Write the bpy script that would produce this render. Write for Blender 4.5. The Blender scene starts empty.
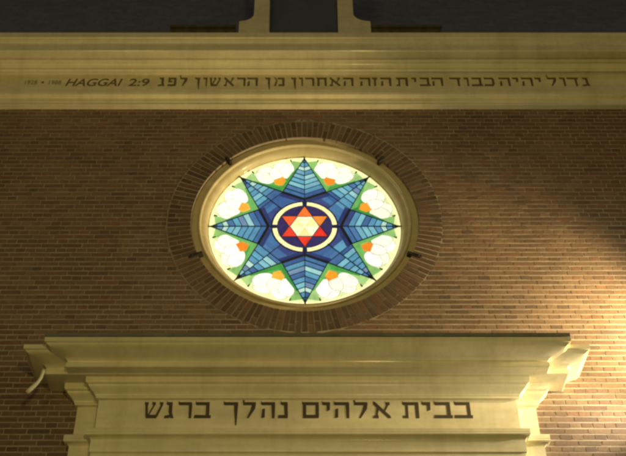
import bpy, bmesh, math, random
import numpy as np
from mathutils import Vector
R = math.radians
random.seed(7)
rng = np.random.default_rng(7)
S = bpy.context.scene
COL = S.collection

# ------------------------------------------------------------------ helpers
def V(x, p, z):
    """A point given by its place along the wall, how far it stands out of the wall, and its height."""
    return (x, -p, z)

def srgb(r, g, b):
    f = lambda c: c / 12.92 if c <= .04045 else ((c + .055) / 1.055) ** 2.4
    return (f(r / 255), f(g / 255), f(b / 255), 1)

def link(name, verts, faces, mats, parent=None, mat_idx=None, cols=None, smooth=False, recalc=False):
    me = bpy.data.meshes.new(name)
    me.from_pydata([tuple(v) for v in verts], [], [tuple(f) for f in faces])
    for m in (mats if isinstance(mats, (list, tuple)) else [mats]):
        me.materials.append(m)
    if mat_idx is not None:
        me.polygons.foreach_set('material_index', list(mat_idx))
    if cols is not None:
        a = me.attributes.new('tint', 'FLOAT_COLOR', 'FACE')
        a.data.foreach_set('color', np.asarray(cols, dtype=np.float32).ravel())
    if smooth:
        me.polygons.foreach_set('use_smooth', [True] * len(me.polygons))
    if recalc:
        bm = bmesh.new(); bm.from_mesh(me)
        bmesh.ops.recalc_face_normals(bm, faces=bm.faces)
        bm.to_mesh(me); bm.free()
    me.update()
    o = bpy.data.objects.new(name, me)
    COL.objects.link(o)
    if parent: o.parent = parent
    return o

class MB:
    def __init__(s): s.v = []; s.f = []; s.c = []
    def poly(s, pts, c=None):
        n = len(s.v); s.v += [tuple(p) for p in pts]; s.f.append(tuple(range(n, n + len(pts)))); s.c.append(c or (1, 1, 1, 1))
    def prism(s, pts, p0, p1, flip=False):
        """A flat outline (x, z) given a thickness from p0 to p1 out of the wall."""
        n = len(s.v); k = len(pts)
        s.v += [V(x, p1, z) for x, z in pts] + [V(x, p0, z) for x, z in pts]
        s.f.append(tuple(range(n, n + k))); s.f.append(tuple(range(n + 2 * k - 1, n + k - 1, -1)))
        for i in range(k):
            j = (i + 1) % k
            s.f.append((n + i, n + k + i, n + k + j, n + j))
        s.c += [(1, 1, 1, 1)] * (k + 2)
    def box(s, x0, x1, p0, p1, z0, z1):
        s.prism([(x0, z0), (x1, z0), (x1, z1), (x0, z1)], p0, p1)
    def tube(s, pts, rad, n=12):
        pts = [Vector(p) for p in pts]; b = len(s.v)
        for i, p in enumerate(pts):
            t = (pts[min(i + 1, len(pts) - 1)] - pts[max(i - 1, 0)]).normalized()
            u = t.cross(Vector((0, 1, .13))).normalized(); w = t.cross(u)
            r = rad[i] if isinstance(rad, (list, tuple)) else rad
            for k in range(n):
                a = 2 * math.pi * k / n
                s.v.append(tuple(p + u * math.cos(a) * r + w * math.sin(a) * r))
        for i in range(len(pts) - 1):
            for k in range(n):
                s.f.append((b + i * n + k, b + i * n + (k + 1) % n, b + (i + 1) * n + (k + 1) % n, b + (i + 1) * n + k))
        s.f.append(tuple(b + k for k in range(n))[::-1]); e = b + (len(pts) - 1) * n
        s.f.append(tuple(e + k for k in range(n)))
        s.c += [(1, 1, 1, 1)] * ((len(pts) - 1) * n + 2)
    def build(s, name, mats, parent=None, cols=False, recalc=True, smooth=False):
        return link(name, s.v, s.f, mats, parent, cols=s.c if cols else None, recalc=recalc, smooth=smooth)

def bevel(o, w, seg=2):
    m = o.modifiers.new('bevel', 'BEVEL'); m.width = w; m.segments = seg; m.limit_method = 'ANGLE'; m.angle_limit = R(35)
    m.harden_normals = False

# ------------------------------------------------------------------ materials
def mat(name):
    m = bpy.data.materials.new(name); m.use_nodes = True
    nt = m.node_tree; b = nt.nodes['Principled BSDF']
    return m, nt, b

def noise(nt, scale, detail=4, rough=.55, coord='Object', stretch=None):
    tc = nt.nodes.new('ShaderNodeTexCoord'); n = nt.nodes.new('ShaderNodeTexNoise')
    n.inputs['Scale'].default_value = scale; n.inputs['Detail'].default_value = detail; n.inputs['Roughness'].default_value = rough
    if stretch:
        mp = nt.nodes.new('ShaderNodeMapping'); mp.inputs['Scale'].default_value = stretch
        nt.links.new(tc.outputs[coord], mp.inputs['Vector']); nt.links.new(mp.outputs['Vector'], n.inputs['Vector'])
    else:
        nt.links.new(tc.outputs[coord], n.inputs['Vector'])
    return n.outputs['Fac']

def ramp(nt, fac, stops):
    r = nt.nodes.new('ShaderNodeValToRGB'); cr = r.color_ramp
    while len(cr.elements) < len(stops): cr.elements.new(.5)
    for e, (p, c) in zip(cr.elements, stops):
        e.position = p; e.color = c if len(c) == 4 else (*c, 1)
    nt.links.new(fac, r.inputs['Fac']); return r.outputs['Color']

def mul(nt, a, b, f=1.0, mode='MULTIPLY'):
    m = nt.nodes.new('ShaderNodeMix'); m.data_type = 'RGBA'; m.blend_type = mode; m.inputs[0].default_value = f
    nt.links.new(a, m.inputs[6]); nt.links.new(b, m.inputs[7]); return m.outputs[2]

def bump(nt, b, h, strength, dist):
    n = nt.nodes.new('ShaderNodeBump'); n.inputs['Strength'].default_value = strength; n.inputs['Distance'].default_value = dist
    nt.links.new(h, n.inputs['Height']); nt.links.new(n.outputs['Normal'], b.inputs['Normal'])

def attr(nt, name='tint'):
    a = nt.nodes.new('ShaderNodeAttribute'); a.attribute_name = name; return a.outputs['Color']

# fired clay bricks, each with its own colour
BRICK, nt, b = mat('brick')
c = mul(nt, attr(nt), ramp(nt, noise(nt, 38, 6, .7), [(.25, (.62, .60, .58)), (.5, (1, 1, 1)), (.8, (1.25, 1.2, 1.12))]))
c = mul(nt, c, ramp(nt, noise(nt, .9, 5, .6), [(.3, (.70, .71, .74)), (.7, (1.16, 1.13, 1.08))]))
nt.links.new(c, b.inputs['Base Color']); b.inputs['Roughness'].default_value = .85
bump(nt, b, noise(nt, 90, 5, .7), .5, .004)

MORTAR, nt, b = mat('mortar')
c = ramp(nt, noise(nt, 3.5, 6, .65), [(.3, (.27, .22, .155)), (.75, (.40, .34, .25))])
nt.links.new(c, b.inputs['Base Color']); b.inputs['Roughness'].default_value = .95
bump(nt, b, noise(nt, 140, 4), .5, .003)

def paint_mat(name, base, streak=.16):
    m, nt, b = mat(name)
    lo = tuple(x * (1 - streak) for x in base); hi = tuple(min(1, x * (1 + streak * .4)) for x in base)
    c = ramp(nt, noise(nt, 1.6, 7, .62, stretch=(.5, 1, 5)), [(.28, lo), (.7, hi)])
    d = ramp(nt, noise(nt, 11, 6, .7), [(.3, (.9, .88, .84)), (.6, (1, 1, 1))])
    g = ramp(nt, noise(nt, 1.1, 6, .7, stretch=(4, 1, .35)), [(.34, (.80, .77, .70)), (.52, (1, 1, 1))])
    nt.links.new(mul(nt, mul(nt, c, d), g, .55), b.inputs['Base Color'])
    b.inputs['Roughness'].default_value = .5
    b.inputs['Coat Weight'].default_value = .16; b.inputs['Coat Roughness'].default_value = .12
    bump(nt, b, noise(nt, 26, 5, .6, stretch=(.4, 1, 1.6)), .22, .003)
    return m
CREAM = paint_mat('cream_paint', (.74, .67, .44))
CREAM2 = paint_mat('frame_paint', (.62, .52, .29))

INK, nt, b = mat('letter_paint')
c = ramp(nt, noise(nt, 60, 4), [(.3, (.045, .030, .014)), (.75, (.085, .058, .028))])
nt.links.new(c, b.inputs['Base Color']); b.inputs['Roughness'].default_value = .6
INK2, nt, b = mat('faded_letter_paint')
c = ramp(nt, noise(nt, 30, 5, .7), [(.3, (.09, .062, .025)), (.75, (.19, .14, .065))])
nt.links.new(c, b.inputs['Base Color']); b.inputs['Roughness'].default_value = .6

IRON, nt, b = mat('wrought_iron')
c = ramp(nt, noise(nt, 25, 5), [(.3, (.018, .017, .018)), (.8, (.05, .042, .036))])
nt.links.new(c, b.inputs['Base Color']); b.inputs['Roughness'].default_value = .6; b.inputs['Metallic'].default_value = .3

LEADING, nt, b = mat('lead_came')
c = ramp(nt, noise(nt, 40, 3), [(.3, (.02, .024, .045)), (.8, (.04, .045, .075))])
nt.links.new(c, b.inputs['Base Color']); b.inputs['Roughness'].default_value = .55

GLASS, nt, b = mat('lit_stained_glass')
a = attr(nt)
w = ramp(nt, noise(nt, 9, 6, .7), [(.28, (.66, .70, .74)), (.5, (1, 1, 1)), (.78, (1.18, 1.14, 1.05))])
w2 = ramp(nt, noise(nt, 55, 4, .6, stretch=(1, 1, .35)), [(.3, (.82, .84, .86)), (.6, (1.05, 1.05, 1.05))])
c = mul(nt, mul(nt, a, w), w2)
nt.links.new(c, b.inputs['Emission Color']); b.inputs['Emission Strength'].default_value = 1.04
nt.links.new(a, b.inputs['Base Color']); b.inputs['Roughness'].default_value = .22
b.inputs['Specular IOR Level'].default_value = .3
bump(nt, b, noise(nt, 18, 4), .25, .004)

SLATE, nt, b = mat('slate')
tc = nt.nodes.new('ShaderNodeTexCoord'); mp = nt.nodes.new('ShaderNodeMapping')
mp.inputs['Rotation'].default_value = (R(90), 0, 0)
br = nt.nodes.new('ShaderNodeTexBrick'); nt.links.new(tc.outputs['Object'], mp.inputs['Vector']); nt.links.new(mp.outputs['Vector'], br.inputs['Vector'])
br.inputs['Scale'].default_value = 1; br.inputs['Brick Width'].default_value = .25; br.inputs['Row Height'].default_value = .16
br.inputs['Mortar Size'].default_value = .006
br.inputs['Color1'].default_value = (.145, .155, .19, 1); br.inputs['Color2'].default_value = (.165, .175, .21, 1); br.inputs['Mortar'].default_value = (.12, .13, .15, 1)
nt.links.new(mul(nt, br.outputs['Color'], ramp(nt, noise(nt, 7, 6, .7), [(.3, (.75, .75, .75)), (.7, (1.15, 1.15, 1.15))])), b.inputs['Base Color'])
b.inputs['Roughness'].default_value = .75
bump(nt, b, br.outputs['Fac'], -.5, .01)

LEADSHEET, nt, b = mat('lead_sheet')
c = ramp(nt, noise(nt, 5, 6, .65), [(.3, (.13, .13, .10)), (.75, (.22, .215, .16))])
nt.links.new(c, b.inputs['Base Color']); b.inputs['Roughness'].default_value = .65; b.inputs['Metallic'].default_value = .2

LEDGE, nt, b = mat('weathered_board')
c = ramp(nt, noise(nt, 4, 6, .65, stretch=(3, 1, 1)), [(.3, (.05, .036, .024)), (.75, (.13, .095, .06))])
nt.links.new(c, b.inputs['Base Color']); b.inputs['Roughness'].default_value = .8

DARKGLASS, nt, b = mat('dark_window_glass')
c = ramp(nt, noise(nt, 2, 3), [(.3, (.07, .08, .11)), (.7, (.10, .11, .14))])
nt.links.new(c, b.inputs['Base Color']); b.inputs['Roughness'].default_value = .25

PAVE, nt, b = mat('stone_paving')
tc = nt.nodes.new('ShaderNodeTexCoord'); br = nt.nodes.new('ShaderNodeTexBrick'); nt.links.new(tc.outputs['Object'], br.inputs['Vector'])
br.inputs['Scale'].default_value = 1; br.inputs['Brick Width'].default_value = .3; br.inputs['Row Height'].default_value = .3; br.inputs['Mortar Size'].default_value = .006
br.inputs['Color1'].default_value = (.16, .15, .14, 1); br.inputs['Color2'].default_value = (.21, .20, .18, 1); br.inputs['Mortar'].default_value = (.06, .06, .055, 1)
nt.links.new(br.outputs['Color'], b.inputs['Base Color']); b.inputs['Roughness'].default_value = .9

# ------------------------------------------------------------------ the building
ZC = 9.134            # height of the centre of the round window
RO, RI, RG = 1.525, 1.270, 1.086     # outside and inside of the brick ring, radius of the glass
PG = -.155            # the glass lies this far behind the brick face
HW, ZT = 7.2, 12.0    # half width and top of the wall

house = bpy.data.objects.new('brick_synagogue', None); COL.objects.link(house)
house.location = (0, 0, 0)
house['label'] = 'brown brick synagogue front with round stained glass star window between cream Hebrew inscribed cornices'
house['category'] = 'building'

# wall: mortar bed with the round opening, and every brick laid on it
PAL = [((.225, .134, .082), 6), ((.240, .146, .090), 6), ((.208, .120, .074), 5), ((.255, .158, .096), 3), ((.185, .108, .070), 3),
       ((.160, .098, .070), 1.0), ((.245, .128, .076), 1.6)]
pc = np.array([p for p, _ in PAL]); pw = np.array([w for _, w in PAL], float); pw /= pw.sum()
def brick_colour():
    c = np.array((.80, .825, .82)) * pc[rng.choice(len(pc), p=pw)] * rng.uniform(.90, 1.09) * rng.uniform(.98, 1.02, 3)
    return (*c, 1)
vs, fs, ms, cs = [], [], [], []
def add_quadblock(pts, p0, p1, jit=.0012):
    """A brick: four corners (x, z), a back plane p0 and a face about p1."""
    n = len(vs)
    pts = [(x + random.uniform(-.0022, .0022), z + random.uniform(-.0022, .0022)) for x, z in pts]
    for x, z in pts: vs.append(V(x, p1 + random.uniform(-jit, jit), z))
    for x, z in pts: vs.append(V(x, p0, z))
    fs.append((n, n + 1, n + 2, n + 3))
    for i in range(4):
        j = (i + 1) % 4
        fs.append((n + i, n + 4 + i, n + 4 + j, n + j))
    c = brick_colour()
    for _ in range(5): ms.append(1); cs.append(c)
CH, J, L = .0630, .0145, .222
RB = RO + .015
z = .02; i = 0
while z < 10.95:
    z0 = z + random.uniform(-.0007, .0007); z1 = z0 + CH - J
    step, off = ((L, (i // 2 % 2) * L / 2) if i % 2 == 0 else (L / 2, L / 4))
    x = -HW - off
    while x < HW:
        n_ = step
        x0, x1 = max(x + .0045, -HW), min(x + n_ - .0045, HW)
        j0, j1 = random.uniform(-.002, .002), random.uniform(-.002, .002)
        x0 += j0; x1 += j1
        x += n_
        if x1 - x0 < .03: continue
        dz0, dz1 = z0 - ZC, z1 - ZC
        h = random.uniform(-.001, .001)
        if min(abs(dz0), abs(dz1)) < RB:
            e0 = math.sqrt(max(0, RB * RB - dz0 * dz0)); e1 = math.sqrt(max(0, RB * RB - dz1 * dz1))
            m = max(e0, e1); lo = min(e0, e1)
            if x0 >= m or x1 <= -m:
                add_quadblock([(x0, z0 + h), (x1, z0 + h), (x1, z1 + h), (x0, z1 + h)], 0, .0032)
            else:
                if x1 > lo + .02:      # cut against the right of the ring
                    a0, a1 = max(x0, e0), max(x0, e1)
                    if x1 - a0 > .012 or x1 - a1 > .012:
                        add_quadblock([(min(a0, x1 - .004), z0), (x1, z0), (x1, z1), (min(a1, x1 - .004), z1)], 0, .0032)
                if x0 < -lo - .02:
                    a0, a1 = min(x1, -e0), min(x1, -e1)
                    if a0 - x0 > .012 or a1 - x0 > .012:
                        add_quadblock([(x0, z0), (max(a0, x0 + .004), z0), (max(a1, x0 + .004), z1), (x0, z1)], 0, .0032)
        else:
            add_quadblock([(x0, z0 + h), (x1, z0 + h), (x1, z1 + h), (x0, z1 + h)], 0, .0032)
    z += CH; i += 1
# mortar bed: a ring of quads round the opening out to the wall's edges
N = 128
n0 = len(vs); ring_in = []; ring_out = []
for k in range(N):
    a = 2 * math.pi * k / N; cx, sz = math.cos(a), math.sin(a)
    vs.append(V(RI * cx, 0, ZC + RI * sz))
    tx = HW / abs(cx) if abs(cx) > 1e-9 else 1e9
    tz = ((ZT - ZC) if sz > 0 else ZC) / abs(sz) if abs(sz) > 1e-9 else 1e9
    t = min(tx, tz); vs.append(V(t * cx, 0, ZC + t * sz))
for k in range(N):
    j = (k + 1) % N
    fs.append((n0 + 2 * k, n0 + 2 * k + 1, n0 + 2 * j + 1, n0 + 2 * j)); ms.append(0); cs.append((1, 1, 1, 1))
for sx, sz_ in ((HW, ZT), (-HW, ZT), (-HW, 0), (HW, 0)):      # the four corners
    a = math.atan2(sz_ - ZC, sx) % (2 * math.pi); k = int(a / (2 * math.pi) * N); j = (k + 1) % N
    n = len(vs); vs.append(V(sx, 0, sz_)); fs.append((n0 + 2 * k + 1, n, n0 + 2 * j + 1)); ms.append(0); cs.append((1, 1, 1, 1))
for k in range(N):                                             # the depth of the opening
    j = (k + 1) % N; n = len(vs)
    p, q = vs[n0 + 2 * k], vs[n0 + 2 * j]
    vs.extend([(p[0], .42, p[2]), (q[0], .42, q[2])]); fs.append((n0 + 2 * k, n0 + 2 * j, n + 1, n)); ms.append(0); cs.append((1, 1, 1, 1))
mb = MB()                                                      # back, sides and top of the wall
n = len(vs)
vs.extend([(-HW, 0, 0), (HW, 0, 0), (HW, 0, ZT), (-HW, 0, ZT), (-HW, .45, 0), (HW, .45, 0), (HW, .45, ZT), (-HW, .45, ZT)])
for f in ((4, 7, 6, 5), (0, 3, 7, 4), (1, 5, 6, 2), (3, 2, 6, 7)):
    fs.append(tuple(n + q for q in f)); ms.append(0); cs.append((1, 1, 1, 1))
wall = link('wall', vs, fs, [MORTAR, BRICK], house, ms, cs)

# ------------------------------------------------------------------ the round window
# the glass: panes of different colours, laid as one leaded sheet
g = MB(); lead = MB()
def G(u, w, lay): return V(u * RG, PG + lay * .0012, ZC + w * RG)
def pane(pts, col, lay): g.poly([G(u, w, lay) for u, w in pts], col)
def pol(r, a): return (r * math.sin(R(a)), r * math.cos(R(a)))        # a measured clockwise from the top
def disc(r, n=96): return [pol(r, -360 * k / n) for k in range(n)]
def mix(a, b_, t): return (a[0] + (b_[0] - a[0]) * t, a[1] + (b_[1] - a[1]) * t)
def came(p, q, w, lay=14, w2=None):
    d = Vector((q[0] - p[0], q[1] - p[1])); d.normalize(); nx, nz = -d.y, d.x; w2 = w if w2 is None else w2
    pts = [(p[0] + nx * w / 2, p[1] + nz * w / 2), (p[0] - nx * w / 2, p[1] - nz * w / 2), (q[0] - nx * w2 / 2, q[1] - nz * w2 / 2), (q[0] + nx * w2 / 2, q[1] + nz * w2 / 2)]
    k = came.k; came.k += 1
    lead.prism([(u * RG, ZC + v * RG) for u, v in pts], PG + .010, PG + .018 + (k % 37) * .0001)
came.k = 0
def camepath(pts, w, lay=14):
    for p, q in zip(pts, pts[1:]): came(p, q, w)
CREAMG, PALEG, GREEN, GREEN2, ORANGE = srgb(255, 246, 186), srgb(226, 232, 172), srgb(72, 150, 70), srgb(104, 168, 92), srgb(236, 150, 44)
LINE, WHITE, WHITE2, LEAF = srgb(150, 160, 124), srgb(252, 254, 244), srgb(246, 248, 232), srgb(140, 184, 112)
BLUES = [srgb(84, 138, 172), srgb(94, 158, 188), srgb(118, 178, 196), srgb(72, 112, 158), srgb(108, 164, 186), srgb(64, 98, 146), srgb(140, 190, 198), srgb(88, 146, 180), srgb(104, 132, 166)]
NAVY = [srgb(56, 68, 118), srgb(56, 88, 140), srgb(68, 72, 116), srgb(64, 104, 152)]
DARK = srgb(30, 34, 62); PALEB = srgb(176, 214, 204)
pane(disc(1.0), CREAMG, 0)
pane(disc(.962), PALEG, 1); pane(disc(.42, 64), DARK, 8)
CA, CR, IR = 26.0, .53, .375
for k in range(8):
    ax = 22.5 + 45 * k
    # the concave corner of the star between a straight and a slanting point
    ca = (45 * k + CA) if k % 2 == 0 else (45 * (k + 1) - CA)
    t0, t1 = 45 * k, 45 * (k + 1)
    Cc = pol(CR, ca); TL, TR = pol(.975, t0), pol(.975, t1)
    axd = Vector(pol(1, ax)); lat = Vector(pol(1, ax + 90))
    def at(r, l): return (axd.x * r + lat.x * l, axd.y * r + lat.y * l)
    # green ribs along the star's edge, leaf tips further out
    for T, s in ((TL, -1), (TR, 1)):
        e = mix(Cc, T, .74); inn = at(.68, 0)
        i1 = mix(e, at(.95, 0), .34)
        pane([Cc, e, i1, inn] if s > 0 else [inn, i1, e, Cc], random.choice([GREEN, GREEN2, srgb(84, 158, 74)]), 2)
        lf = [mix(Cc, T, .55), mix(Cc, T, .74), mix(Cc, T, .90), at(.93, s * .225), at(.86, s * .212), at(.77, s * .16)]
        pane(lf if s > 0 else lf[::-1], random.choice([LEAF, srgb(156, 194, 124), srgb(132, 178, 104)]), 3)
        nrm = Vector((Cc[1] - T[1], T[0] - Cc[0])).normalized() * (1 if s < 0 else -1)
        if nrm.dot(axd) < 0: nrm = -nrm
        e2 = mix(Cc, T, .70); wd = .034
        st = [Cc, e2, (e2[0] + nrm.x * wd * .6, e2[1] + nrm.y * wd * .6), (Cc[0] + axd.x * .085, Cc[1] + axd.y * .085)]
        pane(st, random.choice([GREEN, GREEN2, srgb(62, 138, 66)]), 8)
        tip = at(.935, s * .225)
        came(tip, mix(tip, at(.88, s * .215), .7), .017, w2=.005)
    base = at(.575, 0)
    # white petals
    def blob(r, l, ra, rb, col, lay, rot=0):
        for sc, c_, dl in ((1.0, LINE, 0), (.94, col, .4)):
            pts = []
            for q in range(26):
                a = -2 * math.pi * q / 26; wob = 1 + .05 * math.sin(3 * a + k)
                ra_, rb_ = ra - (1 - sc) * .09, rb - (1 - sc) * .09
                x, y = ra_ * math.cos(a) * wob, rb_ * math.sin(a) * wob
                pts.append((r + x * math.cos(rot) - y * math.sin(rot), l + x * math.sin(rot) + y * math.cos(rot)))
            pane([at(*p) for p in pts], c_, lay + dl)
    pick = lambda: random.choice([WHITE, WHITE2, srgb(244, 242, 226), srgb(250, 250, 236), srgb(240, 244, 220)])
    blob(.875, -.085, .080, .102, pick(), 4, .3)
    blob(.875, .085, .080, .102, pick(), 5, -.3)
    blob(.800, -.128, .116, .082, pick(), 6, -.6)
    blob(.800, .128, .116, .082, pick(), 7, .6)
    blob(.800, 0, .098, .070, pick(), 7.5)
    heart = [at(.615, 0), at(.672, -.064), at(.735, -.056), at(.742, .056), at(.672, .064)]
    pane(heart, random.choice([ORANGE, srgb(228, 128, 38), srgb(240, 164, 62)]), 8)
    g.f[-1] = g.f[-1][::-1]
    camepath([Cc, mix(Cc, TL, .97)], .009); camepath([Cc, mix(Cc, TR, .97)], .009)
# star points
for k in range(4):                                        # upright and level points: rows of chevrons
    a0 = 90 * k; T = pol(.985, a0); I = pol(IR, a0)
    nb = 9; tt = [0, .115, .225, .335, .445, .555, .665, .76, .87, 1]
    for s in (-1, 1):
        Cc = pol(CR, a0 + s * CA)
        for q in range(nb):
            A0, A1, B1, B0 = mix(I, T, tt[q]), mix(I, T, tt[q + 1]), mix(Cc, T, tt[q + 1]), mix(Cc, T, tt[q])
            col = NAVY[random.randrange(4)] if q == 0 else (PALEB if q == 6 else (srgb(58, 108, 132) if q >= 8 else random.choice(BLUES)))
            if q == 1: col = random.choice([BLUES[3], BLUES[5], BLUES[0]])
            pts = [A0, A1, B1, B0] if q < nb - 1 else [A0, A1, B0]
            pane(pts, col, 9); came(A1, B1, .006) if q < nb - 1 else None
        dg0 = pol(.47, a0 + s * 45)
        wedge = [I, Cc, mix(Cc, dg0, .36), mix(I, pol(.32, a0 + s * 45), .24)]
        pane(wedge, srgb(44, 54, 100), 9.6)
        came(I, Cc, .028)
    came(I, T, .008); came(mix(I, T, .93), pol(1.0, a0), .03, w2=.008)
for k in range(4):                                        # slanting points: two columns of small panes
    a0 = 45 + 90 * k; axd = Vector(pol(1, a0)); lat = Vector(pol(1, a0 + 90))
    def at(r, l): return (axd.x * r + lat.x * l, axd.y * r + lat.y * l)
    da = 45 - CA; rc, wc = CR * math.cos(R(da)), CR * math.sin(R(da)); r0 = IR * math.cos(R(45))
    def hw(r): return wc + (r0 - wc) * (rc - r) / (rc - r0) if r < rc else wc * (.985 - r) / (.985 - rc)
    rows = [r0, .40, .455, rc, .565, .63, .695, .76, .825, .885, .985]
    for q in range(len(rows) - 1):
        ra, rb_ = rows[q], rows[q + 1]
        for s in (-1, 1):
            sh = .02 * s if 2 < q < 9 else 0
            a1, b1 = (ra + (.02 * s if q == 9 else sh) if q > 3 else ra), (rb_ + sh if 2 < q < 9 else rb_)
            pts = [at(a1, 0), at(b1, 0), at(b1, s * max(hw(b1), 0)), at(a1, s * hw(a1))]
            if q == 9: pts = [pts[0], pts[1], pts[3]]
            col = random.choice(NAVY) if q < 1 else (random.choice([BLUES[3], BLUES[5], NAVY[3], NAVY[1], BLUES[0], BLUES[7]]) if q < 4 else (srgb(50, 84, 120) if q == 9 else random.choice(BLUES + [PALEB] * (q > 4))))
            pane(pts, col, 9)
            if 1 < q < 9: came(at(b1, 0), at(b1, s * max(hw(b1), 0)), .006)
    came(at(.33, 0), at(.97, 0), .008); came(at(.91, 0), at(1.0, 0), .034, w2=.008)
# the medallion
pane(disc(.352, 64), DARK, 10)
pane(disc(.285, 64), srgb(50, 44, 88), 11)
for k in range(4):
    a1, a2 = 90 * k + 4.5, 90 * k + 85.5; nn = 10
    for q in range(nn):
        b1, b2 = a1 + (a2 - a1) * q / nn, a1 + (a2 - a1) * (q + 1) / nn
        pane([pol(.288, b1), pol(.334, b1), pol(.334, b2), pol(.288, b2)], srgb(246, 234, 172), 12)
hr = .278 / math.sqrt(3)
tips = [srgb(236, 112, 46), srgb(238, 132, 52), srgb(216, 52, 40), srgb(214, 58, 40), srgb(208, 62, 42), srgb(228, 88, 44)]
for k in range(6):
    pane([pol(.278, 60 * k), pol(hr, 60 * k + 30), pol(hr, 60 * k - 30)], tips[k], 12)
    hx = [pol(hr * .93, 60 * k - 30), pol(hr * .93, 60 * k + 30), (0, 0)]
    pane(hx, [srgb(252, 240, 196), srgb(226, 218, 160), srgb(252, 246, 206), srgb(214, 208, 150), srgb(244, 236, 188), srgb(232, 222, 164)][k], 13)
    came(pol(.278, 60 * k), pol(hr, 60 * k + 30), .006); came(pol(.278, 60 * k), pol(hr, 60 * k - 30), .006)
window = g.build('window', GLASS, house, cols=True, recalc=False)
window['label'] = 'round backlit stained glass window with blue eight pointed star and red hexagram'
# every pane faces the street
bm = bmesh.new(); bm.from_mesh(window.data)
for f in bm.faces:
    f.normal_update()
    if f.normal.y > 0: f.normal_flip()
bm.to_mesh(window.data); bm.free()
lead.build('leading', LEADING, window)

# moulded frame: a turned profile round the opening
prof = [(1.274, -.30), (1.274, -.052), (1.270, -.046), (1.196, -.046), (1.193, -.05), (1.192, -.034), (1.186, -.022), (1.176, -.018), (1.166, -.022), (1.160, -.034), (1.158, -.052),
        (1.150, -.056), (1.134, -.062), (1.116, -.078), (1.102, -.100), (1.093, -.125), (1.090, -.138), (1.088, -.140), (1.085, -.146), (1.080, -.146), (1.078, -.150), (1.078, -.19)]
N = 160; fv = []; ff = []
for k in range(N):
    a = 2 * math.pi * k / N
    for r, p in prof: fv.append(V(r * math.cos(a), p, ZC + r * math.sin(a)))
m_ = len(prof)
for k in range(N):
    j = (k + 1) % N
    for q in range(m_ - 1):
        ff.append((k * m_ + q, j * m_ + q, j * m_ + q + 1, k * m_ + q + 1))
fr = link('window_frame', fv, ff, CREAM2, window, smooth=True, recalc=True)
es = fr.modifiers.new('edges', 'EDGE_SPLIT'); es.split_angle = R(32)

# brick ring: two courses of radial bricks
rb = []; vs2, fs2, ms2, cs2 = [], [], [], []
NB = 138
vs, fs, ms, cs = vs2, fs2, ms2, cs2
for k in range(NB):
    a0 = 2 * math.pi * (k + .07) / NB + random.uniform(-.0008, .0008); a1 = 2 * math.pi * (k + .82) / NB
    spans = [(RI + .001, RO)] if k % 3 == 1 else ([(RI + .001, (RI + RO) / 2 - .005), ((RI + RO) / 2 + .005, RO)] if k % 3 == 0 else [(RI + .001, RI + .165), (RI + .175, RO)])
    for r0_, r1_ in spans:
        pt = lambda r, a: (r * math.cos(a), ZC + r * math.sin(a))
        n = len(vs)
        add_quadblock([pt(r0_, a0), pt(r1_, a0), pt(r1_, a1), pt(r0_, a1)], -.10 if r0_ < RI + .01 else 0, .005)
        dk = random.uniform(.62, .92)
        for q in range(1, 6): cs[-q] = (cs[-q][0] * dk, cs[-q][1] * dk, cs[-q][2] * dk, 1)
surround = link('brick_surround', vs2, fs2, [MORTAR, BRICK], window, ms2, cs2, recalc=True)

# iron clamps holding the frame in the brickwork
for ang, rl in ((45, 1.325), (135, 1.315), (204, 1.38), (336, 1.385)):
    a = R(ang); d = Vector((math.cos(a), math.sin(a))); n_ = Vector((-d.y, d.x))
    mbc = MB()
    pts = [(1.25, -.017), (rl - .06, -.022), (rl - .02, -.020), (rl, 0), (rl - .02, .020), (rl - .06, .022), (1.25, .017)]
    mbc.prism([(d.x * r + n_.x * l, ZC + d.y * r + n_.y * l) for r, l in pts], .004, .022)
    q = [(1.255 + .012 * math.cos(t * math.pi / 4), .012 * math.sin(t * math.pi / 4)) for t in range(8)]
    mbc.prism([(d.x * (r + rl - 1.30) + n_.x * l, ZC + d.y * (r + rl - 1.30) + n_.y * l) for r, l in q], .02, .034)
    mbc.prism([(d.x * r + n_.x * l, ZC + d.y * r + n_.y * l) for r, l in ((1.215, -.017), (1.262, -.017), (1.262, .017), (1.215, .017))], -.05, .0215)
    o = mbc.build('clamp', IRON, window); bevel(o, .004)

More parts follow.
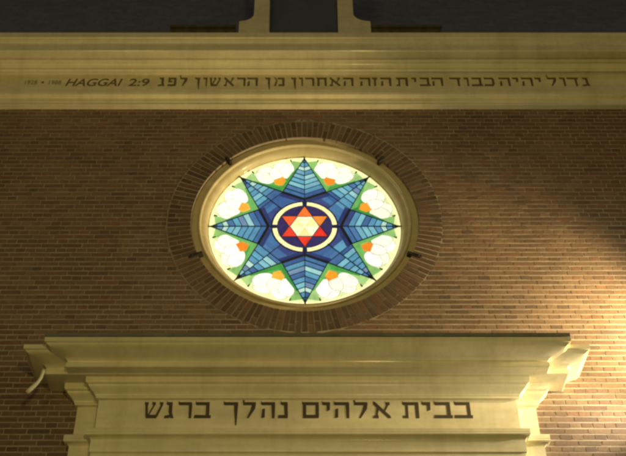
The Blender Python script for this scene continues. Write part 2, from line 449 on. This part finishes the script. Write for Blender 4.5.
# ------------------------------------------------------------------ mouldings
def arc(c, r, a0, a1, n=6):
    return [(c[0] + r * math.cos(R(a0 + (a1 - a0) * k / n)), c[1] + r * math.sin(R(a0 + (a1 - a0) * k / n))) for k in range(n + 1)]
def cyma(p0, p1, n=10):
    """An S curve from p0 to p1 in (projection, height)."""
    out = []
    for k in range(n + 1):
        t = k / n; s = t * t * (3 - 2 * t)
        out.append((p0[0] + (p1[0] - p0[0]) * s, p0[1] + (p1[1] - p0[1]) * t))
    return out
def moulding(name, profile, x0, x1, pbase, mats, parent, back=0.0):
    """A moulded profile run along the wall from x0 to x1 (the plain wall face at pbase) and mitred round both ends back to the wall."""
    k = len(profile); vv = []; fc = []
    path = lambda p: [(x0 - (p - pbase), back), (x0 - (p - pbase), p), (x1 + (p - pbase), p), (x1 + (p - pbase), back)]
    nseg = 40
    rows = []
    for p, z_ in profile:
        a, b_, c_, d_ = path(p)
        mid = [(b_[0] + (c_[0] - b_[0]) * q / nseg, p) for q in range(nseg + 1)]
        rows.append([a] + mid + [d_])
    w_ = len(rows[0])
    for (p, z_), row in zip(profile, rows):
        for x, pp in row: vv.append(V(x, pp, z_))
    for i_ in range(k - 1):
        for q in range(w_ - 1):
            fc.append((i_ * w_ + q, i_ * w_ + q + 1, (i_ + 1) * w_ + q + 1, (i_ + 1) * w_ + q))
    fc.append(tuple(range(w_))[::-1]); fc.append(tuple((k - 1) * w_ + q for q in range(w_)))
    o = link(name, vv, fc, mats, parent, smooth=True, recalc=True)
    e = o.modifiers.new('edges', 'EDGE_SPLIT'); e.split_angle = R(28)
    return o

up = [(.03, 11.86), (.43, 11.80), (.452, 11.79), (.452, 11.715)] + arc((.444, 11.70), .014, 60, -60, 5) + \
     cyma((.444, 11.685), (.412, 11.585)) + [(.422, 11.58), (.422, 11.49), (.412, 11.478), (.35, 11.47), (.31, 11.478), (.29, 11.487)] + \
     arc((.262, 11.478), .022, 40, -100, 7) + [(.25, 11.462), (.232, 11.458), (.215, 11.44), (.204, 11.412)] + arc((.182, 11.395), .021, 45, -110, 7) + \
     [(.172, 11.392), (.12, 11.396), (.10, 11.398), (.10, 11.095), (.112, 11.092), (.142, 11.088), (.146, 11.082), (.146, 11.02)] + arc((.128, 11.008), .016, 30, -70, 5) + \
     [(.09, 10.985), (.088, 10.93), (.082, 10.925), (.082, 10.888), (.076, 10.884), (-.02, 10.884)]
cornice = moulding('cornice', up, -HW + .35, HW - .35, .10, CREAM, house, back=-.02)
cornice['label'] = 'long cream moulded cornice with small dark lettering above the round window'

FZ = .15
def lower(f, dz=0.0):
    b0 = f
    return [(0.0, 7.165 + dz), (f + .47, 7.125 + dz), (f + .485, 7.118 + dz), (f + .485, 7.076 + dz), (f + .478, 7.07 + dz), (f + .468, 7.067 + dz)] + \
        cyma((f + .465, 7.062 + dz), (f + .295, 6.985 + dz)) + [(f + .288, 6.98 + dz), (f + .282, 6.966 + dz), (f + .296, 6.962 + dz), (f + .296, 6.916 + dz), (f + .29, 6.909 + dz), (f + .128, 6.912 + dz), (f + .126, 6.872 + dz)] + \
        arc((f + .104, 6.864 + dz), .022, 20, -70, 6) + cyma((f + .10, 6.838 + dz), (f + .034, 6.752 + dz)) + [(f + .028, 6.748 + dz), (f + .028, 6.728 + dz), (f + .010, 6.722 + dz), (f, 6.72 + dz),
        (f, 6.398 + dz), (f + .014, 6.394 + dz), (f + .066, 6.388 + dz), (f + .07, 6.382 + dz), (f + .07, 6.346 + dz)] + arc((f + .054, 6.332 + dz), .017, 40, -80, 6) + \
        [(f + .044, 6.312 + dz), (f + .026, 6.296 + dz), (f + .02, 6.28 + dz), (f + .02, 6.166 + dz), (f + .008, 6.162 + dz), (f + .008, 5.86 + dz), (0.0, 5.855 + dz)]
ent = moulding('entablature', lower(FZ), -1.975, 2.01, FZ, CREAM, house)
ent['label'] = 'projecting cream entablature with bold dark Hebrew lettering'
wing = moulding('entablature_wing', lower(.03, -.004), -2.197, 2.213, .03, CREAM, ent, back=-.02)
fl = MB(); fl.box(-1.975 - .49, 2.01 + .49, .03 + .38, FZ + .4885, 7.127, 7.165)
flo = fl.build('flashing', LEADSHEET, ent); bevel(flo, .004)
# the bent spout under the left end of the entablature and its stub on the right
sp = MB()
path = [(-2.495, -.36, 6.93), (-2.500, -.36, 6.885), (-2.508, -.36, 6.84), (-2.527, -.36, 6.795), (-2.556, -.36, 6.752), (-2.588, -.36, 6.712), (-2.615, -.36, 6.678)]
sp.tube(path, [.017, .016, .016, .017, .020, .022, .018])
sp.build('spout', CREAM, ent, smooth=True)

# ------------------------------------------------------------------ roof, ledges and dormer above
rf = MB()
ya, za, yb, zb = .30, 11.80, 1.75, 15.6
rf.poly([(-HW, ya, za), (HW, ya, za), (HW, yb, zb), (-HW, yb, zb)])
rf.poly([(-HW, yb, zb), (HW, yb, zb), (HW, 9, 16.4), (-HW, 9, 16.4)])
rf.poly([(-HW, ya, za), (-HW, yb, zb), (-HW, 9, 16.4), (-HW, 9, za)]); rf.poly([(HW, 9, za), (HW, 9, 16.4), (HW, yb, zb), (HW, ya, za)])
rf.poly([(-HW, 9, za), (-HW, 9, 16.4), (HW, 9, 16.4), (HW, 9, za)])
roof = rf.build('roof', SLATE, house)
for x0, x1 in ((-1.80, -.92), (.80, 1.86)):
    lg = MB(); lg.box(x0, x1, -.62, -.16, 12.66, 12.70); lg.box(x0, x1, -.60, -.20, 11.9, 12.66)
    lo = lg.build('ledge', [LEDGE], roof)
PD = -.12                                                   # face of the dormer
dm = MB()
xi, xo, xf, zf, zt = .455, .675, .925, 12.72, 14.5
def cheek(s, c0):
    xf = .90 if s > 0 else .87
    pts = [(xi, 11.85), (xf, 11.85), (xf, zf)]
    pts += [(xo + .0 + (xf - xo - .012) * (1 - math.sin(R(t))), zf + .015 + .155 * (1 - math.cos(R(t)))) for t in range(0, 91, 9)]
    pts += [(xo - .01, zt), (xi + .015, zt)]
    return [(c0 + s * x, z_) for x, z_ in pts]
DX = .0
for s in (-1, 1): dm.prism(cheek(s, DX), PD - .30, PD)
dm.box(DX - .78, DX + .78, PD - .30, PD + .03, zt, zt + .22)
dm.prism([(DX - .92, zt + .22), (DX + .92, zt + .22), (DX + .92, zt + .29), (DX, zt + .72), (DX - .92, zt + .29)], PD - .34, PD + .10)
dormer = dm.build('dormer', CREAM, house); bevel(dormer, .008)
dormer['label'] = 'cream dormer with flared feet standing above the upper cornice'
dg = MB(); dg.box(DX - xi - .01, DX + xi + .01, PD - .18, PD - .15, 11.86, zt)
dg.build('pane', DARKGLASS, dormer)
rb_ = MB(); rb_.box(DX - .66, DX + .66, PD - 1.9, PD - .31, 11.9, zt + .2); rb_.build('dormer_roof', SLATE, dormer)

# ------------------------------------------------------------------ lettering
TV, TH = .185, .215
def bar(x0, x1, serif=True):
    return [(x0, 1.05), (x0 + .07, .985), (x1, .985), (x1, 1 - TH), (x0 + .06, 1 - TH), (x0 - .01, .86)] if serif else [(x0, .985), (x1, .985), (x1, 1 - TH), (x0, 1 - TH)]
def glyph(ch, w):
    t = min(TV, w * .42); T = TH
    if ch == 'ב': return [bar(.05, w - .09), [(w - .10 - t, .99), (w - .09, .985), (w - .085, .1), (w - .09 - t, .1)], [(.02, T * .95), (w + .01, T * .9), (w, 0), (-.02, 0)]]
    if ch == 'כ': return [bar(.03, w - .08), [(w - .12 - t * .6, .985), (w - .08, .94), (w, .78), (w, .2), (w - .08, .06), (w - .12 - t * .6, .0), (w - t, .3), (w - t, .7)], [(.02, T), (w - .1, T), (w - .1, 0), (0, 0)]]
    if ch == 'ר': return [bar(0, w - .06), [(w - t - .02, .985), (w - .06, .985), (w, .90), (w - .01, 0), (w - t * .85, .0), (w - t, .7)]]
    if ch == 'ד': return [bar(0, w + .02), [(w - t - .10, .9), (w - .10, .9), (w - .09, 0), (w - t * .85 - .09, 0)]]
    if ch == 'ג': return [bar(.16 * w, w - .10), [(w - .11 - t, .985), (w - .10, .985), (w - .09, .35), (w + .01, 0), (w - .17, 0), (w - .11 - t, .4)], [(.0, T * .75), (w * .62, T * 1.05), (w * .66, T * .5), (w * .5, 0), (-.01, 0)]]
    if ch == 'ש':
        s = [[(.0, 1.03), (.06, .98), (.20, .98), (.20, .80), (.0, .82)], [(w * .5 - .10, 1.03), (w * .5 - .05, .98), (w * .5 + .09, .98), (w * .5 + .09, .80), (w * .5 - .11, .82)], [(w - .19, 1.03), (w - .14, .98), (w, .98), (w, .80), (w - .20, .82)]]
        return s + [[(.03, .84), (.17, .84), (.24, .1), (.09, .1)], [(.10, T), (w * .72, T), (w * .68, 0), (.12, 0)], [(w - .13, .84), (w, .84), (w * .72, .06), (w * .60, .12)], [(w * .5 - .03, .84), (w * .5 + .08, .84), (.28, .16), (.19, .16)]]
    if ch == 'נ': return [bar(.26 * w, w - .04), [(w - .04 - t, .985), (w - .02, .97), (w, .1), (w - t, .05)], [(.02, T * .95), (w, T * .95), (w - .02, 0), (-.01, 0)]]
    if ch == 'ה': return [bar(0, w - .03), [(w - t - .03, .985), (w - .03, .985), (w, .92), (w - .02, 0), (w - .02 - t * .8, 0), (w - t - .02, .7)], [(.07, .55), (.07 + t * .85, .60), (.06 + t * .85, .05), (.05, 0), (.03, .05)]]
    if ch == 'ח': return [bar(0, w), [(w - t - .03, .9), (w - .03, .9), (w - .02, 0), (w - .02 - t * .9, 0)], [(.06, .9), (.06 + t, .9), (.06 + t * .9, 0), (.05, 0)]]
    if ch == 'ך': return [bar(0, w - .03), [(w - t - .04, .985), (w - .03, .985), (w, .92), (w - .06, -.42), (w - .12, -.44), (w - t - .04, .5)]]
    if ch == 'ן': return [bar(0, w), [(w - t - .04, .9), (w - .02, .9), (w - .04, -.40), (w - .10, -.42), (w - t - .04, .4)]]
    if ch == 'ו': return [bar(0, w), [(w - t, .9), (w, .95), (w - .01, 0), (w - t * .9, 0)]]
    if ch == 'ז': return [bar(0, w), [(w * .5 - t * .4, .9), (w * .5 + t * .6, .9), (w * .5 + t * .5, 0), (w * .5 - t * .4, 0)]]
    if ch == 'י': return [bar(0, w - .02), [(w - t - .03, .93), (w, .97), (w - .03, .50), (w - t - .01, .42)]]
    if ch == 'ל': return [[(.02, 1.42), (.15, 1.44), (.13, 1.22), (.20, .98), (.10, .90), (.06, 1.15)], bar(.10, w - .03, False), [(w - t - .02, .93), (w, .93), (w - .06, .55), (w * .52, 0), (w * .40, .02), (w - t - .12, .5)]]
    if ch == 'ם': return [bar(0, w - .02), [(w - t, .95), (w, .95), (w, .1), (w - t, .1)], [(.03, T), (w, T), (w - .02, 0), (.03, 0)], [(.03, .9), (.03 + t, .9), (.03 + t, .1), (.03, .1)]]
    if ch == 'מ': return [[(0, 1.03), (.14, 1.0), (w * .34, .76), (w * .30, .60)], bar(w * .36, w - .06, False), [(w - t - .02, .97), (w - .06, .985), (w, .88), (w, .1), (w - t, .1)], [(w * .45, T), (w, T), (w - .01, 0), (w * .45, 0)], [(w * .24, .72), (w * .36, .66), (w * .22, 0), (w * .04, 0)]]
    if ch == 'פ': return [bar(.03, w - .06), [(w - t - .02, .985), (w - .06, .985), (w, .85), (w, .12), (w - .06, .03), (w - t, .1)], [(.02, T), (w - .05, T), (w - .07, 0), (0, 0)], [(.05, .9), (.05 + t * .8, .9), (.05 + t * .8, .5), (.03, .5)], [(.03, .60), (w * .55, .60), (w * .52, .44), (.05, .42)]]
    if ch == 'א': return [[(0, 1.03), (.12, 1.0), (w * .98, .14), (w, 0), (w - .15, .0), (.02, .82)], [(w * .70, 1.03), (w * .74, .98), (w - .03, .98), (w - .03, .80), (w * .74, .80)], [(w * .78, .84), (w * .92, .84), (w * .70, .44), (w * .62, .52)], [(.20 * w, .70), (.34 * w, .58), (.24 * w, .12), (.12 * w, .12)], [(-.01, .16), (.28 * w, .20), (.31 * w, .1), (.29 * w, 0), (-.01, 0)]]
    if ch == 'ת': return [bar(.0, w - .03), [(w - t - .03, .985), (w - .03, .985), (w, .92), (w - .01, 0), (w - t - .01, 0)], [(.14, .9), (.14 + t * .85, .9), (.14 + t * .8, .0), (.15, .05)], [(-.01, .17), (.20, .17), (.14 + t * .8, 0), (-.01, 0)]]
    return []
def hebrew(name, letters, zb_, h, p, m, parent):
    mb_ = MB(); k = 0
    for ch, x0, x1 in letters:
        for poly in glyph(ch, (x1 - x0) / h):
            mb_.prism([(x0 + u * h, zb_ + v * h) for u, v in poly], p - .002, p + .0008 + (k % 9) * .00012); k += 1
    return mb_.build(name, m, parent)
F, TA, DD, HH, XC, SH = 1040, R(40), 8.81, 1.6, -.07, 14.5      # used to lay out the lettering at its measured spacing
def wx(x, y, p):
    u = (x - 313 + SH) / F; v = (228 - y) / F
    t = (DD - p) / (math.cos(TA) - v * math.sin(TA)); return XC + u * t
LOW = [('ש', 143.9, 162.6), ('ג', 164.5, 173.8), ('ר', 177.8, 191.8), ('ב', 194.2, 210.9), ('ך', 223.3, 238), ('ל', 240.8, 256), ('ה', 260.7, 275.1), ('נ', 278, 288),
       ('ם', 302.2, 319), ('י', 322.2, 330.5), ('ה', 334.1, 349.6), ('ל', 352.4, 368.2), ('א', 373.3, 390.8), ('ת', 402.9, 419.3), ('י', 422.5, 431.3), ('ב', 434.2, 452.5), ('ב', 454.2, 472.5)]
UPP = [('ג', 581.8, 589.4), ('ד', 567.4, 578.4), ('ו', 560, 565.5), ('ל', 546.4, 557), ('י', 535.2, 541.4), ('ה', 521.5, 533), ('י', 512.7, 518.8), ('ה', 499.2, 510.4), ('כ', 484, 494.4), ('ב', 471.4, 482.6),
       ('ו', 464.2, 468.8), ('ד', 449.8, 460.8), ('ה', 431.6, 443.2), ('ב', 419.6, 430.4), ('י', 411.6, 416.6), ('ת', 396.4, 408), ('ה', 380.4, 391.4), ('ז', 372.2, 377.4), ('ה', 359.6, 370.6),
       ('ה', 343, 353.6), ('א', 329.6, 340.6), ('ח', 316.6, 327), ('ר', 305.2, 314.4), ('ו', 299, 303), ('ן', 291.2, 296.2), ('מ', 273.6, 284.6), ('ן', 265.4, 270.4),
       ('ה', 247, 258), ('ר', 237, 245.6), ('א', 224, 234.2), ('ש', 209.4, 220.6), ('ו', 203.2, 207.2), ('ן', 195, 200), ('ל', 178.6, 187.4), ('פ', 167.8, 176.4), ('ג', 158.2, 165)]
def words(name, table, counts, y, p, zb_, h, m, parent, label):
    k = 0
    for n_ in counts:
        o = hebrew(name, [(c_, wx(a, y, p), wx(b_, y, p)) for c_, a, b_ in table[k:k + n_]], zb_, h, p, m, parent)
        o['label'] = label; k += n_
words('inscription', LOW, (4, 4, 5, 4), 413, FZ, 6.525, .178, INK, ent, 'bold dark Hebrew word on the lower frieze')
words('inscription', UPP, (4, 4, 4, 4, 3, 6, 2, 6, 3), 82, .10, 11.195, .158, INK2, cornice, 'small faded Hebrew word on the upper cornice')
def latin(name, s, xa, xb, zb_, h, p, m, parent, shear=0.0):
    cu = bpy.data.curves.new(name, 'FONT'); cu.body = s; cu.size = 1; cu.shear = shear; cu.extrude = .01; cu.offset = .016 if s[0] != '1' else .0
    o = bpy.data.objects.new(name, cu); COL.objects.link(o)
    bpy.context.view_layer.update()
    dg_ = bpy.context.evaluated_depsgraph_get(); me = bpy.data.meshes.new_from_object(o.evaluated_get(dg_))
    bpy.data.objects.remove(o); bpy.data.curves.remove(cu)
    co = np.array([v.co[:] for v in me.vertices]); lo_, hi_ = co.min(0), co.max(0)
    for v, c_ in zip(me.vertices, co):
        v.co = V(xa + (c_[0] - lo_[0]) / (hi_[0] - lo_[0]) * (xb - xa), p - .001 + (c_[2] - lo_[2]) / (hi_[2] - lo_[2]) * .0022, zb_ + (c_[1] - lo_[1]) / (hi_[1] - lo_[1]) * h)
    me.materials.clear(); me.materials.append(m)
    o = bpy.data.objects.new(name, me); COL.objects.link(o); o.parent = parent
    return o
X = lambda x: wx(x, 83, .10)
la = latin('verse_lettering', 'HAGGAI', X(65.5), X(122.5), 11.195, .137, .10, INK2, cornice, .28); la['label'] = 'italic capitals reading HAGGAI'
lb = latin('verse_lettering', '2:9', X(128.3), X(149.5), 11.195, .137, .10, INK2, cornice, .12); lb['label'] = 'verse number 2:9'
for t_, xa_, xb_ in (('1928', 25, 37), ('1988', 49, 61)):
    lc = latin('year_lettering', t_, X(xa_), X(xb_), 11.225, .075, .10, INK2, cornice, 0); lc['label'] = 'tiny faded year number'
dt = MB(); dt.box(X(41.4), X(43.8), .099, .1012, 11.245, 11.28); dt.build('dot', INK2, cornice)

# ------------------------------------------------------------------ ground
pv = MB(); pv.poly([(-300, -300, 0), (300, -300, 0), (300, 300, 0), (-300, 300, 0)])
pav = pv.build('pavement', PAVE); pav['kind'] = 'structure'

# ------------------------------------------------------------------ camera
cam = bpy.data.cameras.new('camera'); co_ = bpy.data.objects.new('camera', cam); COL.objects.link(co_)
co_.location = (-.07, -8.81, 1.6); co_.rotation_euler = (R(90 + 40), 0, 0)
cam.sensor_width = 36; cam.lens = 1040 / 626 * 36; cam.shift_x = 14.5 / 626; cam.clip_end = 2000
S.camera = co_

# ------------------------------------------------------------------ light: night, lamps in the street
W = bpy.data.worlds.new('World'); S.world = W; W.use_nodes = True; nt = W.node_tree
sky = nt.nodes.new('ShaderNodeTexSky'); sky.sky_type = 'NISHITA'; sky.sun_disc = False
sky.sun_elevation = R(-.6); sky.sun_rotation = R(200)
bg = nt.nodes['Background']; nt.links.new(sky.outputs[0], bg.inputs['Color']); bg.inputs['Strength'].default_value = .15

def lamp(name, kind, loc, energy, col, target=None, **kw):
    l = bpy.data.lights.new(name, kind); l.energy = energy; l.color = col
    for k_, v_ in kw.items(): setattr(l, k_, v_)
    o = bpy.data.objects.new(name, l); COL.objects.link(o); o.location = loc
    if target is not None:
        o.rotation_euler = (Vector(target) - Vector(loc)).to_track_quat('-Z', 'Y').to_euler()
    return o
lamp('street_lamp_light', 'POINT', (1.5, -11.5, 4.6), 800, (1, .82, .29), shadow_soft_size=.4)
lamp('street_lamp_light', 'POINT', (-4.5, -12.5, 5.0), 480, (1, .82, .29), shadow_soft_size=1.0)
lamp('floodlight', 'SPOT', (4.6, -.64, 7.30), 1250, (1, .76, .37), (2.6, -.26, 7.72), spot_size=R(84), spot_blend=1.0, shadow_soft_size=.10)
lamp('floodlight', 'SPOT', (4.0, -.5, 6.66), 540, (1, .89, .64), (2.0, -.1, 6.5), spot_size=R(52), spot_blend=1.0, shadow_soft_size=.06)
lamp('floodlight', 'SPOT', (3.95, -.75, 7.05), 150, (1, .89, .62), (3.3, 0, 7.5), spot_size=R(125), spot_blend=1.0, shadow_soft_size=.08)

v_ = S.view_settings; v_.view_transform = 'Standard'; v_.look = 'None'; v_.exposure = 0; v_.gamma = 1; v_.use_curve_mapping = False
S.render.engine = 'CYCLES'; S.cycles.pixel_filter_type = 'BLACKMAN_HARRIS'; S.cycles.filter_width = 2.9
